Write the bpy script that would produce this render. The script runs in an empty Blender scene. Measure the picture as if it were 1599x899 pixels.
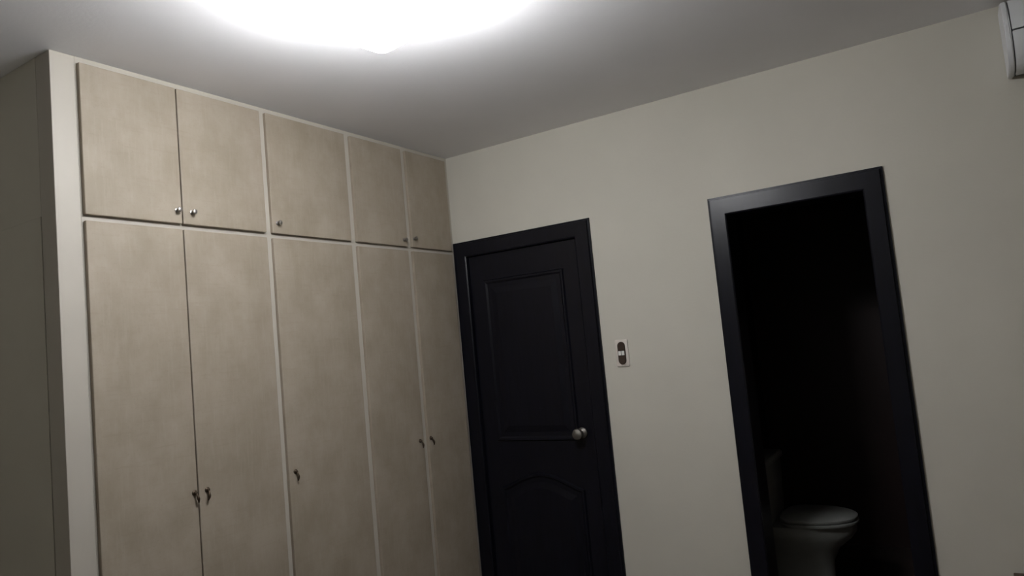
import bpy, bmesh, math, random
from mathutils import Vector, Matrix

random.seed(7)
sc = bpy.context.scene
COL = sc.collection

# ------------------------------------------------------------------ camera
RX = Vector((0.83898426, 0.53608744, -0.09335769))
UP = Vector((0.1220062, -0.01812482, 0.99236383))
FW = Vector((-0.5303017, 0.84396786, 0.08061244))
cam_d = bpy.data.cameras.new('camera')
cam_d.sensor_width = 36.0
cam_d.lens = 1115.6 / 1599.0 * 36.0
cam_d.clip_start = 0.02
cam = bpy.data.objects.new('camera', cam_d)
COL.objects.link(cam)
M = Matrix.Identity(4)
for i in range(3):
    M[i][0], M[i][1], M[i][2] = RX[i], UP[i], -FW[i]
M[0][3], M[1][3], M[2][3] = 2.5723, -3.4693, 1.5
cam.matrix_world = M
sc.camera = cam

# ------------------------------------------------------------------ world (closed room at night) and exposure
w = bpy.data.worlds.new('night')
sc.world = w
w.use_nodes = True
w.node_tree.nodes['Background'].inputs[0].default_value = (0.004, 0.005, 0.008, 1)
w.node_tree.nodes['Background'].inputs[1].default_value = 1.0
vs = sc.view_settings
vs.view_transform = 'Standard'
vs.look = 'None'
vs.exposure = 0.0
vs.gamma = 1.0
vs.use_curve_mapping = False
LAMP_STRENGTH = 48.0
LAMP_COLOUR = (0.97, 0.98, 1.0, 1)

H = 2.678          # ceiling height
WL = 2.249         # width of the wardrobe
T = 0.15           # wall thickness

# ------------------------------------------------------------------ materials
def new_mat(name):
    m = bpy.data.materials.new(name)
    m.use_nodes = True
    nt = m.node_tree
    return m, nt, nt.nodes['Principled BSDF']

def plain(name, col, rough=0.5, metal=0.0, spec=0.5, noise=0.0, scale=20.0, bump=0.0, bscale=150.0, stretch=(1, 1, 1), coat=0.0):
    m, nt, b = new_mat(name)
    b.inputs['Roughness'].default_value = rough
    b.inputs['Metallic'].default_value = metal
    b.inputs['Specular IOR Level'].default_value = spec
    b.inputs['Coat Weight'].default_value = coat
    tc = nt.nodes.new('ShaderNodeTexCoord')
    mp = nt.nodes.new('ShaderNodeMapping')
    mp.inputs['Scale'].default_value = stretch
    nt.links.new(tc.outputs['Object'], mp.inputs['Vector'])
    n = nt.nodes.new('ShaderNodeTexNoise')
    n.inputs['Scale'].default_value = scale
    n.inputs['Detail'].default_value = 5
    nt.links.new(mp.outputs['Vector'], n.inputs['Vector'])
    r = nt.nodes.new('ShaderNodeValToRGB')
    r.color_ramp.elements[0].position = 0.3
    r.color_ramp.elements[1].position = 0.7
    r.color_ramp.elements[0].color = tuple(max(0, c * (1 - noise)) for c in col) + (1,)
    r.color_ramp.elements[1].color = tuple(min(1, c * (1 + noise)) for c in col) + (1,)
    nt.links.new(n.outputs['Fac'], r.inputs['Fac'])
    nt.links.new(r.outputs['Color'], b.inputs['Base Color'])
    if bump:
        n2 = nt.nodes.new('ShaderNodeTexNoise')
        n2.inputs['Scale'].default_value = bscale
        n2.inputs['Detail'].default_value = 3
        nt.links.new(mp.outputs['Vector'], n2.inputs['Vector'])
        bp = nt.nodes.new('ShaderNodeBump')
        bp.inputs['Strength'].default_value = bump
        bp.inputs['Distance'].default_value = 0.002
        nt.links.new(n2.outputs['Fac'], bp.inputs['Height'])
        nt.links.new(bp.outputs['Normal'], b.inputs['Normal'])
    return m

def laminate():
    """beige stone-look laminate: soft clouds, fine fibres running up and across"""
    m, nt, b = new_mat('beige_laminate')
    b.inputs['Roughness'].default_value = 0.55
    b.inputs['Specular IOR Level'].default_value = 0.3
    geo = nt.nodes.new('ShaderNodeNewGeometry')
    def noise(scale, stretch, detail=4, rough=0.6):
        mp = nt.nodes.new('ShaderNodeMapping')
        mp.inputs['Scale'].default_value = stretch
        nt.links.new(geo.outputs['Position'], mp.inputs['Vector'])
        n = nt.nodes.new('ShaderNodeTexNoise')
        n.inputs['Scale'].default_value = scale
        n.inputs['Detail'].default_value = detail
        n.inputs['Roughness'].default_value = rough
        nt.links.new(mp.outputs['Vector'], n.inputs['Vector'])
        return n
    def mix(a, bcol, fac, factor=None, blend='MIX'):
        x = nt.nodes.new('ShaderNodeMix')
        x.data_type = 'RGBA'
        x.blend_type = blend
        for sock, v in ((x.inputs['A'], a), (x.inputs['B'], bcol)):
            if isinstance(v, tuple):
                sock.default_value = v + (1,)
            else:
                nt.links.new(v, sock)
        if factor is not None:
            x.inputs['Factor'].default_value = factor
        else:
            nt.links.new(fac, x.inputs['Factor'])
        return x.outputs['Result']
    def ramp(n, lo, hi):
        r = nt.nodes.new('ShaderNodeMapRange')
        r.inputs['From Min'].default_value = lo
        r.inputs['From Max'].default_value = hi
        nt.links.new(n.outputs['Fac'], r.inputs['Value'])
        return r.outputs['Result']
    clouds = noise(5.0, (1, 1, 0.8), 6, 0.65)
    c = mix((0.292, 0.246, 0.187), (0.355, 0.304, 0.241), ramp(clouds, 0.36, 0.64))
    vert = noise(26.0, (1, 4.0, 0.35), 3)
    c = mix(c, (0.390, 0.339, 0.271), ramp(vert, 0.5, 1.3))
    hor = noise(26.0, (1, 0.35, 4.0), 3)
    c = mix(c, (0.234, 0.187, 0.138), ramp(hor, 0.55, 1.6))
    speck = noise(120.0, (1, 1, 1), 2)
    c = mix(c, (0.211, 0.172, 0.130), ramp(speck, 0.58, 1.5))
    nt.links.new(c, b.inputs['Base Color'])
    return m

def tile_mat(name, c1, c2, mortar, scale, rough=0.35):
    m, nt, b = new_mat(name)
    b.inputs['Roughness'].default_value = rough
    tc = nt.nodes.new('ShaderNodeTexCoord')
    n = nt.nodes.new('ShaderNodeTexBrick')
    n.offset = 0.0
    n.inputs['Color1'].default_value = c1 + (1,)
    n.inputs['Color2'].default_value = c2 + (1,)
    n.inputs['Mortar'].default_value = mortar + (1,)
    n.inputs['Scale'].default_value = scale
    n.inputs['Mortar Size'].default_value = 0.008
    n.inputs['Brick Width'].default_value = 1.0
    n.inputs['Row Height'].default_value = 1.0
    nt.links.new(tc.outputs['Object'], n.inputs['Vector'])
    nt.links.new(n.outputs['Color'], b.inputs['Base Color'])
    return m

def emit(name, col, strength):
    m, nt, b = new_mat(name)
    b.inputs['Base Color'].default_value = (0.9, 0.9, 0.9, 1)
    b.inputs['Roughness'].default_value = 0.4
    b.inputs['Emission Color'].default_value = col
    # side glow boosted to brighten ceiling and upper walls; flat bottom and shoulder dimmed
    tc = nt.nodes.new('ShaderNodeTexCoord')
    sp = nt.nodes.new('ShaderNodeSeparateXYZ')
    nt.links.new(tc.outputs['Object'], sp.inputs[0])
    mr = nt.nodes.new('ShaderNodeMapRange')
    mr.inputs['From Min'].default_value = -0.20
    mr.inputs['From Max'].default_value = -0.04
    nt.links.new(sp.outputs['Z'], mr.inputs['Value'])
    rp = nt.nodes.new('ShaderNodeValToRGB')
    el = rp.color_ramp.elements
    el[0].position, el[0].color = 0.08, (0.30, 0.30, 0.30, 1)
    el[1].position, el[1].color = 0.20, (1, 1, 1, 1)
    for pos, v in ((0.58, 1.0), (0.70, 0.22)):
        e = el.new(pos)
        e.color = (v, v, v, 1)
    nt.links.new(mr.outputs['Result'], rp.inputs['Fac'])
    mu = nt.nodes.new('ShaderNodeMath')
    mu.operation = 'MULTIPLY'
    mu.inputs[1].default_value = strength * 1.75
    nt.links.new(rp.outputs['Color'], mu.inputs[0])
    nt.links.new(mu.outputs[0], b.inputs['Emission Strength'])
    return m

MAT = dict(
    wall=plain('cream_wall_paint', (0.555, 0.530, 0.462), 0.85, spec=0.2, noise=0.03, scale=2.5, bump=0.25, bscale=90),
    ceiling=plain('white_ceiling_paint', (0.86, 0.855, 0.87), 0.9, spec=0.2, noise=0.02, scale=2.0, bump=0.2, bscale=80),
    floor=tile_mat('floor_tile', (0.085, 0.065, 0.05), (0.075, 0.058, 0.045), (0.04, 0.03, 0.025), 2.5, 0.35),
    cream=plain('cream_lacquer', (0.45, 0.418, 0.362), 0.5, spec=0.3, noise=0.02, scale=6),
    laminate=laminate(),
    black=plain('black_brown_lacquer', (0.0045, 0.0047, 0.0082), 0.30, spec=0.25, noise=0.25, scale=12, stretch=(6, 6, 0.6), bump=0.05, bscale=60),
    chrome=plain('brushed_metal', (0.36, 0.34, 0.32), 0.42, metal=1.0, noise=0.05),
    bronze=plain('dark_bronze', (0.09, 0.065, 0.045), 0.45, metal=0.8, noise=0.15, scale=60),
    knob=plain('worn_steel', (0.20, 0.19, 0.17), 0.5, metal=0.9, noise=0.08, scale=40),
    brown=plain('dark_brown_plastic', (0.035, 0.020, 0.013), 0.4, noise=0.1),
    plate=plain('ivory_plastic', (0.60, 0.545, 0.49), 0.45, noise=0.02),
    white=plain('white_plastic', (0.78, 0.77, 0.74), 0.4, noise=0.02),
    ac=plain('air_conditioner_plastic', (0.70, 0.71, 0.72), 0.45, noise=0.02),
    acdark=plain('dark_gap_plastic', (0.03, 0.03, 0.035), 0.6, noise=0.05),
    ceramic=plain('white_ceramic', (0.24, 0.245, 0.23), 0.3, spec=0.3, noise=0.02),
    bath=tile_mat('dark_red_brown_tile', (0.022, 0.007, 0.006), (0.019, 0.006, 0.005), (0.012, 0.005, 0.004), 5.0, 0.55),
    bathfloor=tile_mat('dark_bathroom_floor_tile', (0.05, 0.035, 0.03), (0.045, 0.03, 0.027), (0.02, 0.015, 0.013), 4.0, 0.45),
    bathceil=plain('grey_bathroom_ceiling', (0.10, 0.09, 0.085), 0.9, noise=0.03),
    wood=plain('dark_brown_wood', (0.085, 0.050, 0.032), 0.45, noise=0.3, scale=9, stretch=(1, 8, 8)),
    glass=emit('glowing_frosted_glass', LAMP_COLOUR, LAMP_STRENGTH),
)

# ------------------------------------------------------------------ mesh helpers
def link(name, bm, mat, parent=None, smooth=False, autos=None):
    me = bpy.data.meshes.new(name)
    bmesh.ops.recalc_face_normals(bm, faces=bm.faces)
    bm.to_mesh(me)
    bm.free()
    me.materials.append(MAT[mat])
    if smooth:
        for p in me.polygons:
            p.use_smooth = True
        if autos:
            me.set_sharp_from_angle(angle=math.radians(autos))
    o = bpy.data.objects.new(name, me)
    COL.objects.link(o)
    if parent:
        o.parent = parent
    return o

def empty(name, loc=(0, 0, 0), parent=None):
    o = bpy.data.objects.new(name, None)
    o.empty_display_size = 0.1
    COL.objects.link(o)
    o.location = loc
    if parent:
        o.parent = parent
    return o

def tag(o, label=None, cat=None, group=None, kind=None):
    if label: o['label'] = label
    if cat: o['category'] = cat
    if group: o['group'] = group
    if kind: o['kind'] = kind
    return o

def add_box(bm, lo, hi, bevel=0.0, seg=2):
    vs_ = [bm.verts.new((x, y, z)) for x in (lo[0], hi[0]) for y in (lo[1], hi[1]) for z in (lo[2], hi[2])]
    q = [(0, 1, 3, 2), (4, 6, 7, 5), (0, 4, 5, 1), (2, 3, 7, 6), (0, 2, 6, 4), (1, 5, 7, 3)]
    fs = [bm.faces.new([vs_[i] for i in f]) for f in q]
    if bevel:
        es = list({e for f in fs for e in f.edges})
        bmesh.ops.bevel(bm, geom=es, offset=bevel, segments=seg, profile=0.5, affect='EDGES')

def box(name, lo, hi, mat, parent=None, bevel=0.0, seg=2):
    bm = bmesh.new()
    add_box(bm, lo, hi, bevel, seg)
    return link(name, bm, mat, parent)

def lathe(bm, prof, centre, axis, n=24, cap=True):
    """prof: list of (radius, distance along axis)"""
    axis = Vector(axis).normalized()
    a = axis.orthogonal().normalized()
    b = axis.cross(a)
    rings = []
    for r, d in prof:
        c = Vector(centre) + axis * d
        rings.append([bm.verts.new(c + (a * math.cos(2 * math.pi * k / n) + b * math.sin(2 * math.pi * k / n)) * r) for k in range(n)])
    for r0, r1 in zip(rings, rings[1:]):
        for k in range(n):
            bm.faces.new((r0[k], r0[(k + 1) % n], r1[(k + 1) % n], r1[k]))
    if cap:
        bm.faces.new(list(reversed(rings[0])))
        bm.faces.new(rings[-1])

def loft(bm, rings, cap=True):
    rr = [[bm.verts.new(p) for p in ring] for ring in rings]
    n = len(rr[0])
    for r0, r1 in zip(rr, rr[1:]):
        for k in range(n):
            bm.faces.new((r0[k], r0[(k + 1) % n], r1[(k + 1) % n], r1[k]))
    if cap:
        bm.faces.new(list(reversed(rr[0])))
        bm.faces.new(rr[-1])

def tube(bm, pts, rad, n=10):
    """round bar along points; rad a number or a list"""
    rings = []
    for i, p in enumerate(pts):
        p = Vector(p)
        d = (Vector(pts[min(i + 1, len(pts) - 1)]) - Vector(pts[max(i - 1, 0)])).normalized()
        a = d.cross(Vector((0.31, 0.52, 0.79))).normalized()
        b = d.cross(a)
        r = rad[i] if isinstance(rad, (list, tuple)) else rad
        rings.append([p + (a * math.cos(2 * math.pi * k / n) + b * math.sin(2 * math.pi * k / n)) * r for k in range(n)])
    loft(bm, rings)

def rounded_rect(cx, cy, hx, hy, r, n=6):
    out = []
    for sx, sy, a0 in ((1, 1, 0), (-1, 1, 90), (-1, -1, 180), (1, -1, 270)):
        for k in range(n + 1):
            a = math.radians(a0 + 90 * k / n)
            out.append((cx + sx * (hx - r) + r * math.cos(a), cy + sy * (hy - r) + r * math.sin(a)))
    return out

# ------------------------------------------------------------------ the room shell
XL, XR, YF, YB = -0.62, 3.95, -5.2, 0.0
D1 = (0.100, 0.832, 2.053)      # bedroom door opening: x0, x1, top
D2 = (1.655, 2.254, 2.032)      # bathroom doorway opening

tag(box('floor', (XL - T, YF - T, -0.12), (XR + T, 0.0, 0.0), 'floor'), kind='structure',
    label='brown tiled floor of the bedroom')
tag(box('ceiling', (XL - T, YF - T, H), (XR + T, T, H + 0.12), 'ceiling'), kind='structure',
    label='white painted ceiling of the bedroom')
tag(box('wall_left', (XL - T, YF, 0), (XL, 0, H), 'wall'), kind='structure', label='cream wall behind the wardrobe')
tag(box('wall_right', (XR, YF, 0), (XR + T, 0, H), 'wall'), kind='structure', label='cream wall beyond the air conditioner')
tag(box('wall_front', (XL - T, YF - T, 0), (XR + T, YF, H), 'wall'), kind='structure', label='cream wall facing the two doorways')
bm = bmesh.new()
G = 0.02                       # room for the linings
xs = [XL - T, D1[0] - G, D1[1] + G, D2[0] - G, D2[1] + G, XR + T]
add_box(bm, (xs[0], 0, 0), (xs[1], T, H))
add_box(bm, (xs[1], 0, D1[2] + G), (xs[2], T, H))
add_box(bm, (xs[2], 0, 0), (xs[3], T, H))
add_box(bm, (xs[3], 0, D2[2] + G), (xs[4], T, H))
add_box(bm, (xs[4], 0, 0), (xs[5], T, H))
tag(link('wall_back', bm, 'wall'), kind='structure', label='cream painted wall with the black door and the bathroom doorway')

# bathroom shell behind the doorway
BX0, BX1, BY1, BH = 1.30, 2.62, 1.72, 2.45
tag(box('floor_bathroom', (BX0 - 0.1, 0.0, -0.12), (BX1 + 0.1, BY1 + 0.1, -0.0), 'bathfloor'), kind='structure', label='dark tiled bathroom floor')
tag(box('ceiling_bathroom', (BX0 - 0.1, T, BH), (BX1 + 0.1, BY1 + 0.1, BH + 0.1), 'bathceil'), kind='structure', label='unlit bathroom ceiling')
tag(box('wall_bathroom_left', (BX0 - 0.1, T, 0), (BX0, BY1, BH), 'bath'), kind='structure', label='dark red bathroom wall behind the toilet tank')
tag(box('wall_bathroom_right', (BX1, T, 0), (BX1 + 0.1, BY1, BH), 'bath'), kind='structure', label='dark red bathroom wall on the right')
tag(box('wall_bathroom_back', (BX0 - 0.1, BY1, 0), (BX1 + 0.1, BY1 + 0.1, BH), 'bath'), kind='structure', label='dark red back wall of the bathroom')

# ------------------------------------------------------------------ casings and doors
def casing_piece(bm, a, b, inner_a, inner_b, y0=0.0, d=0.022, lip=0.013, d_lip=0.010):
    """mitred casing length; a,b outer corners (x,z), inner_a,inner_b inner corners; chamfered outer lip"""
    a, b, ia, ib = (Vector(v) for v in (a, b, inner_a, inner_b))
    wid = (ia - a).length
    def across(t, o, i):
        return o + (i - o) * t
    t1 = lip * 1.0 / max(0.02, abs((ia - a).x) if abs((b - a).x) < abs((b - a).y) else abs((ia - a).y))
    prof = [(0, 0), (0, d_lip), (t1 * 0.8, d_lip + 0.001), (t1, d), (0.93, d), (1.0, d - 0.005), (1.0, 0)]
    rows = []
    for o, i in ((a, ia), (b, ib)):
        rows.append([bm.verts.new((across(t, o, i).x, y0 - dep, across(t, o, i).y)) for t, dep in prof])
    n = len(prof)
    for k in range(n):
        bm.faces.new((rows[0][k], rows[0][(k + 1) % n], rows[1][(k + 1) % n], rows[1][k]))
    bm.faces.new(rows[0])
    bm.faces.new(list(reversed(rows[1])))

def door_frame(root, x0, x1, zt, ix0, ix1, izt, lining_depth):
    bm = bmesh.new(); casing_piece(bm, (x0, 0), (x0, zt), (ix0, 0), (ix0, izt)); link('casing', bm, 'black', root)
    bm = bmesh.new(); casing_piece(bm, (x1, zt), (x1, 0), (ix1, izt), (ix1, 0)); link('casing', bm, 'black', root)
    bm = bmesh.new(); casing_piece(bm, (x0, zt), (x1, zt), (ix0, izt), (ix1, izt)); link('casing', bm, 'black', root)
    t = 0.02
    box('jamb', (ix0 - t, 0.0, 0), (ix0, lining_depth, izt), 'black', root)
    box('jamb', (ix1, 0.0, 0), (ix1 + t, lining_depth, izt), 'black', root)
    box('jamb', (ix0 - t, 0.0, izt), (ix1 + t, lining_depth, izt + t), 'black', root)

# --- door_1: closed black panelled door beside the wardrobe
d1 = tag(empty('door_1', (0, 0, 0)), kind='structure', label='closed black panelled door with a round knob beside the wardrobe')
door_frame(d1, 0.006, 0.924, 2.147, D1[0], D1[1], D1[2], T)
lx0, lx1, lz0, lz1 = D1[0] + 0.003, D1[1] - 0.003, 0.008, D1[2] - 0.003
LY = 0.003
leaf = box('door_leaf', (lx0, LY, lz0), (lx1, LY + 0.04, lz1), 'black', d1, bevel=0.002)

def panel_outline(x0, x1, z0, z1, arch, n=14):
    pts = [(x0, z0), (x1, z0), (x1, z1)]
    if arch:
        for k in range(1, n):
            t = k / n
            pts.append((x1 + (x0 - x1) * t, z1 + arch * math.sin(math.pi * t) ** 1.3))
    pts.append((x0, z1))
    return pts

def inset(pts, d):
    c = Vector((sum(p[0] for p in pts) / len(pts), sum(p[1] for p in pts) / len(pts)))
    xs_ = [p[0] for p in pts]; zs_ = [p[1] for p in pts]
    hx, hz = (max(xs_) - min(xs_)) / 2, (max(zs_) - min(zs_)) / 2
    cx, cz = (max(xs_) + min(xs_)) / 2, (max(zs_) + min(zs_)) / 2
    return [(cx + (x - cx) * (hx - d) / hx, cz + (z - cz) * (hz - d) / hz) for x, z in pts]

for (z0, z1, arch) in ((0.14, 0.70, 0.085), (0.96, 1.90, 0.0)):
    o0 = panel_outline(lx0 + 0.095, lx1 - 0.095, z0, z1, arch)
    bm = bmesh.new()
    rings = []
    for dd, yy in ((0.0, LY - 0.0), (0.006, LY - 0.010), (0.016, LY - 0.010), (0.026, LY - 0.002), (0.05, LY - 0.002), (0.085, LY - 0.009)):
        rings.append([(x, yy, z) for x, z in inset(o0, dd)])
    loft(bm, rings, cap=False)
    bm.faces.new([bm.verts.new(p) for p in rings[-1]])
    bmesh.ops.remove_doubles(bm, verts=bm.verts, dist=1e-5)
    link('raised_panel', bm, 'black', leaf)
bm = bmesh.new()
lathe(bm, [(0.029, 0.0), (0.030, 0.004), (0.026, 0.010), (0.013, 0.014), (0.012, 0.034), (0.020, 0.040), (0.029, 0.050), (0.0305, 0.060), (0.027, 0.070), (0.015, 0.076), (0.004, 0.077)], (0.752, LY, 1.0), (0, -1, 0), 28)
tag(link('door_knob', bm, 'knob', leaf, smooth=True, autos=40), label='round steel door knob')

# --- door_2: open bathroom doorway with its black casing
d2 = tag(empty('door_2', (0, 0, 0)), kind='structure', label='black mitred door frame around the unlit bathroom doorway')
door_frame(d2, 1.571, 2.340, 2.124, D2[0], D2[1], D2[2], T)
box('threshold', (D2[0], 0.0, 0.0), (D2[1], T, 0.012), 'wood', d2)

# ------------------------------------------------------------------ built-in wardrobe
ward = tag(empty('built_in_wardrobe', (0, 0, 0)),
           label='built-in beige wardrobe with ten doors in a cream frame', cat='wardrobe')
DT_ = 0.018                        # door thickness, doors lie on the frame
PW = 0.083                         # end post
# end post with its side face: strip, upper board and a flush board below with a joint all round
bm = bmesh.new()
add_box(bm, (-0.10, -WL, 0), (0.0, -WL + PW, H - 0.001), 0.0015, 1)
tag(link('end_post', bm, 'cream', ward), label='cream end post')
box('side_board', (XL + 0.002, -WL, 2.102), (-0.10, -WL + 0.02, H - 0.001), 'wall', ward)
box('side_board', (XL + 0.002, -WL, 0.0), (-0.106, -WL + 0.02, 2.1015), 'wall', ward)
box('side_backing', (XL + 0.002, -WL + 0.02, 0.0), (-0.10, -WL + PW, H - 0.001), 'cream', ward)
# frame rails and stiles (front face at x = 0)
y_left = -WL + PW
FD = 0.03
box('top_rail', (-FD, y_left, 2.640), (0.0, -0.001, H - 0.001), 'cream', ward)
box('middle_rail', (-FD, y_left, 2.066), (0.0, -0.001, 2.118), 'cream', ward)
box('plinth', (-FD, y_left, 0.0), (-0.0, -0.001, 0.105), 'cream', ward)
doors_y = [(-2.160, -1.7915), (-1.7865, -1.388), (-1.356, -0.871), (-0.830, -0.441), (-0.402, -0.038)]
for (a, b) in ((y_left, -2.12), (-1.80, -1.774), (-1.405, -1.34), (-0.888, -0.815), (-0.457, -0.386), (-0.060, -0.001)):
    for (z0, z1) in ((0.105, 2.066), (2.118, 2.640)):
        box('stile', (-FD, a, z0), (0.0, b, z1), 'cream', ward)
# thin lit strip between fourth and fifth door, and the one at the wall
def knob_mesh(bm, y, z):
    lathe(bm, [(0.0095, 0.0), (0.0095, 0.002), (0.0045, 0.004), (0.0045, 0.012), (0.009, 0.016), (0.0105, 0.020), (0.009, 0.024), (0.003, 0.026)], (DT_, y, z), (1, 0, 0), 16)

def drop_pull(bm, y, z, lean):
    lathe(bm, [(0.0105, 0.0), (0.0105, 0.002), (0.006, 0.005), (0.0055, 0.012), (0.003, 0.014)], (DT_, y, z), (1, 0, 0), 14)
    pts, rad = [], []
    for k in range(8):
        t = k / 7
        pts.append((DT_ + 0.011 + 0.006 * math.sin(t * math.pi), y + lean * t * 0.036, z - 0.002 - 0.036 * t))
        rad.append(0.0028 + 0.0038 * math.sin(math.pi * min(1, t * 1.02)) ** 2 * t * 1.4)
    tube(bm, pts, rad, 10)

upper_k = [(-1.812, 2.152), (-1.748, 2.150), (-1.327, 2.147), (-0.471, 2.136), (-0.386, 2.148)]
lower_k = [(-1.806, 1.058, 0.25), (-1.752, 1.058, -0.12), (-1.321, 1.043, 0.10), (-0.474, 1.040, 0.30), (-0.384, 1.042, 0.35)]
for i, (a, b) in enumerate(doors_y):
    up = box('door', (0.0, a, 2.100), (DT_, b, 2.652), 'laminate', ward, bevel=0.003, seg=2)
    bm = bmesh.new(); knob_mesh(bm, *upper_k[i])
    link('knob', bm, 'chrome', up, smooth=True, autos=50)
    lo = box('door', (0.0, a, 0.085), (DT_, b, 2.078), 'laminate', ward, bevel=0.003, seg=2)
    bm = bmesh.new(); drop_pull(bm, *lower_k[i])
    link('drop_handle', bm, 'bronze', lo, smooth=True, autos=50)

# ------------------------------------------------------------------ ceiling lamp
LX, LYc, LR = 1.205, -1.915, math.radians(-8)
lamp = tag(empty('ceiling_lamp', (LX, LYc, H)), label='square frosted glass ceiling lamp, switched on', cat='lamp')
lamp.rotation_euler = (0, 0, LR)
hs = 0.20
DROP = 0.012
bm = bmesh.new()
loft(bm, [[(x, y, z) for x, y in rounded_rect(0, 0, 0.106, 0.106, 0.016)] for z in (-0.001, -0.030 - DROP)])
link('base_plate', bm, 'white', lamp, smooth=True, autos=40)
# sagging square dish: bottom bulges, the four edges stay straight
bm = bmesh.new()
rings = []
steps = [(0.50, -0.030), (0.75, -0.044), (0.92, -0.068), (1.0, -0.100), (1.0, -0.130), (0.965, -0.155), (0.86, -0.172), (0.65, -0.182), (0.35, -0.187), (0.02, -0.188)]
for s, z in steps:
    rings.append([(x, y, z - DROP) for x, y in rounded_rect(0, 0, hs * s, hs * s, 0.03 * s + 0.001, 8)])
inner = [[(x * 0.985, y * 0.985, z + 0.006) for x, y, z in r] for r in reversed(rings)]
loft(bm, [*rings], cap=False)
loft(bm, [*inner], cap=False)
bm.verts.ensure_lookup_table()
link('glass_dish', bm, 'glass', lamp, smooth=True, autos=50)
for sx, sy in ((1, 0), (-1, 0), (0, 1), (0, -1)):
    bm = bmesh.new()
    tube(bm, [(sx * 0.10, sy * 0.10, -0.025 - DROP), (sx * 0.75 * hs, sy * 0.75 * hs, -0.038 - DROP), (sx * (0.93 * hs + 0.004), sy * (0.93 * hs + 0.004), -0.066 - DROP), (sx * (hs + 0.004), sy * (hs + 0.004), -0.10 - DROP)], 0.003, 8)
    link('clip', bm, 'chrome', lamp, smooth=True)

# ------------------------------------------------------------------ light switch
sw = tag(empty('light_switch', (1.034, 0, 1.41)), label='dark brown oval light switch on an ivory plate beside the black door', cat='light switch')
bm = bmesh.new()
loft(bm, [[(x * s, y, z * s) for x, z in rounded_rect(0, 0, 0.036, 0.071, 0.008)] for s, y in ((1, -0.0005), (1, -0.004), (0.95, -0.006))])
link('plate', bm, 'plate', sw, smooth=True, autos=35)
bm = bmesh.new()
loft(bm, [[(x * s, y, z * (1 - (1 - s) * 0.4)) for x, z in rounded_rect(0, 0, 0.0215, 0.059, 0.0212, 8)] for s, y in ((1, -0.0055), (1, -0.010), (0.88, -0.013))])
link('insert', bm, 'brown', sw, smooth=True, autos=35)
for s in (-1, 1):
    bm = bmesh.new()
    add_box(bm, (0.0015 if s > 0 else -0.017, -0.0165, -0.011), (0.017 if s > 0 else -0.0015, -0.0125, 0.011), 0.0015, 2)
    link('rocker', bm, 'white', sw, smooth=True, autos=35)

# ------------------------------------------------------------------ split air conditioner
ac = tag(empty('air_conditioner', (2.822, 0, 2.37)), label='white wall-mounted split air conditioner in the corner of the ceiling', cat='air conditioner')
AW, AH, AD = 0.80, 0.275, 0.195
def prof(s=0.0):
    # side outline (y, z): back top, front top, front bottom, sloping underside
    return [(-0.002, AH), (-0.13 - s, AH), (-0.165 - s, AH - 0.012), (-0.185 - s, AH - 0.05), (-0.192 - s, 0.15), (-0.190 - s, 0.09), (-0.178 - s, 0.055), (-0.150, 0.022), (-0.11, 0.004), (-0.05, 0.0), (-0.002, 0.004)]
def extr(name, pts, x0, x1, mat, bevel=0.0):
    bm = bmesh.new()
    loft(bm, [[(x, y, z) for y, z in pts] for x in (x0, x1)])
    if bevel:
        es = [e for e in bm.edges if abs(e.verts[0].co.x - e.verts[1].co.x) < 1e-6]
        bmesh.ops.bevel(bm, geom=es, offset=bevel, segments=2, affect='EDGES')
    return link(name, bm, mat, ac, smooth=True, autos=35)
extr('end_cap', prof(), 0.0, 0.020, 'ac', 0.004)
extr('end_cap', prof(), AW - 0.020, AW, 'ac', 0.004)
core = [(y * 0.97 if y < -0.01 else y, 0.006 + z * 0.97) for y, z in prof()]
extr('body', core, 0.016, AW - 0.016, 'acdark')
front = [(-0.1, AH - 0.002), (-0.13, AH), (-0.166, AH - 0.012), (-0.187, AH - 0.05), (-0.195, 0.16), (-0.195, 0.142), (-0.18, 0.142), (-0.17, 0.2)]
extr('front_panel', front, 0.024, AW - 0.024, 'ac', 0.002)
lower = [(-0.192, 0.136), (-0.189, 0.09), (-0.177, 0.055), (-0.150, 0.022), (-0.11, 0.003), (-0.05, 0.0), (-0.05, 0.02), (-0.12, 0.03), (-0.17, 0.136)]
extr('louvre', lower, 0.024, AW - 0.024, 'ac', 0.002)

# ------------------------------------------------------------------ toilet in the dark bathroom
TY = 0.72
wc = tag(empty('toilet', (1.33, TY, 0)), label='pale ceramic toilet with rounded bowl in the unlit bathroom', cat='toilet')
def egg(x0, x1, hw, z, n=28, back=0.5):
    """plan outline: flat-ish back at x0, rounded tip at x1 (local x from tank to tip)"""
    out = []
    cx = x0 + (x1 - x0) * 0.42
    for k in range(n):
        a = 2 * math.pi * k / n
        c, s = math.cos(a), math.sin(a)
        rx = (x1 - cx) if c > 0 else (cx - x0)
        e = 1.0 if c > 0 else back
        out.append((cx + rx * math.copysign(abs(c) ** e, c), hw * math.copysign(abs(s) ** (0.9 if c > 0 else 0.75), s), z))
    return out
bm = bmesh.new()
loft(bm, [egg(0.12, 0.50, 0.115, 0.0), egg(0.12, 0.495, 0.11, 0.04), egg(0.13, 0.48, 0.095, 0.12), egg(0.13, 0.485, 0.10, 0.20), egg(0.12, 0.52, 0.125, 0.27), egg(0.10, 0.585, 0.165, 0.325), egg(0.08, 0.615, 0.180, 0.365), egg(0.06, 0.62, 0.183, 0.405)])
link('bowl', bm, 'ceramic', wc, smooth=True, autos=60)
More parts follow.
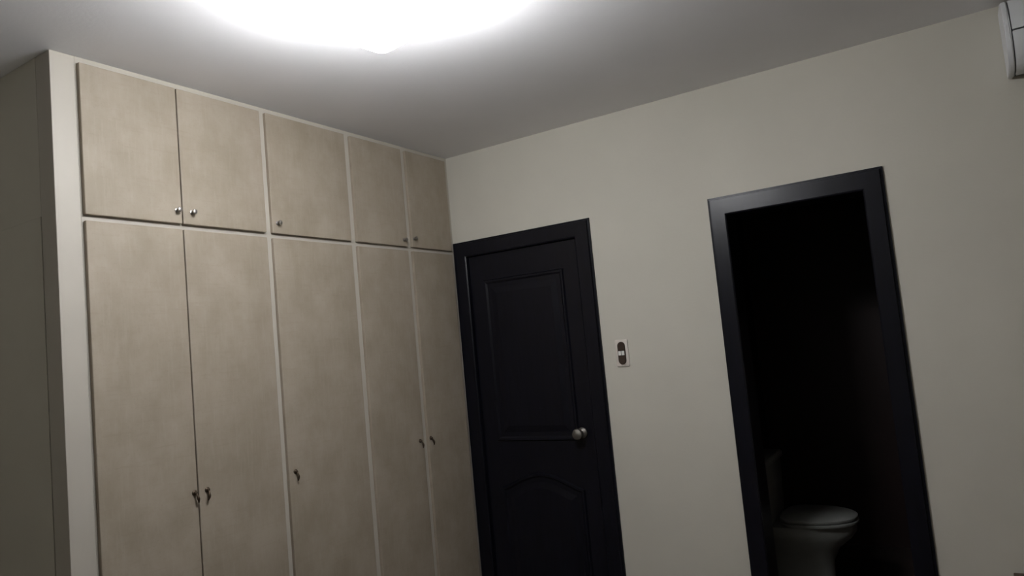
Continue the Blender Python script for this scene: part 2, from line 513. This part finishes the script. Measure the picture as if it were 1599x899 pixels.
for nm, z0, z1, g in (('seat', 0.406, 0.424, 0.0), ('seat_lid', 0.426, 0.446, -0.004)):
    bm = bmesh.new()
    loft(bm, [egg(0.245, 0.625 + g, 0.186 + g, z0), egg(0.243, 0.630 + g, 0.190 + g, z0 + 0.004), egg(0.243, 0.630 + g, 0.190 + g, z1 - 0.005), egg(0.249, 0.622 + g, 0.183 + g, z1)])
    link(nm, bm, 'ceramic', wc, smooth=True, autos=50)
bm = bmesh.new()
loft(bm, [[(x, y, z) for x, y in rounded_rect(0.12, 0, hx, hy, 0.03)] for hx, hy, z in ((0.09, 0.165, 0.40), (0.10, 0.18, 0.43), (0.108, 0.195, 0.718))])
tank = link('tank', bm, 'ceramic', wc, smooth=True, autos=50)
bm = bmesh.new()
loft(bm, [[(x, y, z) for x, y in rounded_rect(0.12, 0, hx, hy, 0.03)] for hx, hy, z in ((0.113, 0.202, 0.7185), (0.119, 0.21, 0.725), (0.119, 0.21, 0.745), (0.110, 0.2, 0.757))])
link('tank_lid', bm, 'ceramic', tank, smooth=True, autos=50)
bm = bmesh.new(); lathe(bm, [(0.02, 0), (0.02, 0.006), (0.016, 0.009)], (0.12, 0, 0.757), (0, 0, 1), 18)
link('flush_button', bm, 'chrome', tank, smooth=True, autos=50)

# ------------------------------------------------------------------ low bedside table in the lower right corner
nt_ = tag(empty('bedside_table', (2.60, -0.012, 0)), label='low dark brown wooden table against the wall in the lower corner', cat='table')
box('table_top', (0.0, -0.40, 0.405), (0.50, 0.0, 0.43), 'wood', nt_, bevel=0.003)
box('body', (0.02, -0.38, 0.14), (0.48, -0.01, 0.405), 'wood', nt_)
dr = box('drawer', (0.035, -0.398, 0.20), (0.465, -0.38, 0.385), 'wood', nt_, bevel=0.002)
bm = bmesh.new(); lathe(bm, [(0.006, 0), (0.006, 0.012), (0.013, 0.018), (0.013, 0.024), (0.006, 0.027)], (0.25, -0.398, 0.30), (0, -1, 0), 16)
link('knob', bm, 'knob', dr, smooth=True, autos=50)
for x in (0.03, 0.43):
    for y in (-0.37, -0.06):
        box('leg', (x, y, 0.0), (x + 0.04, y + 0.04, 0.14), 'wood', nt_)
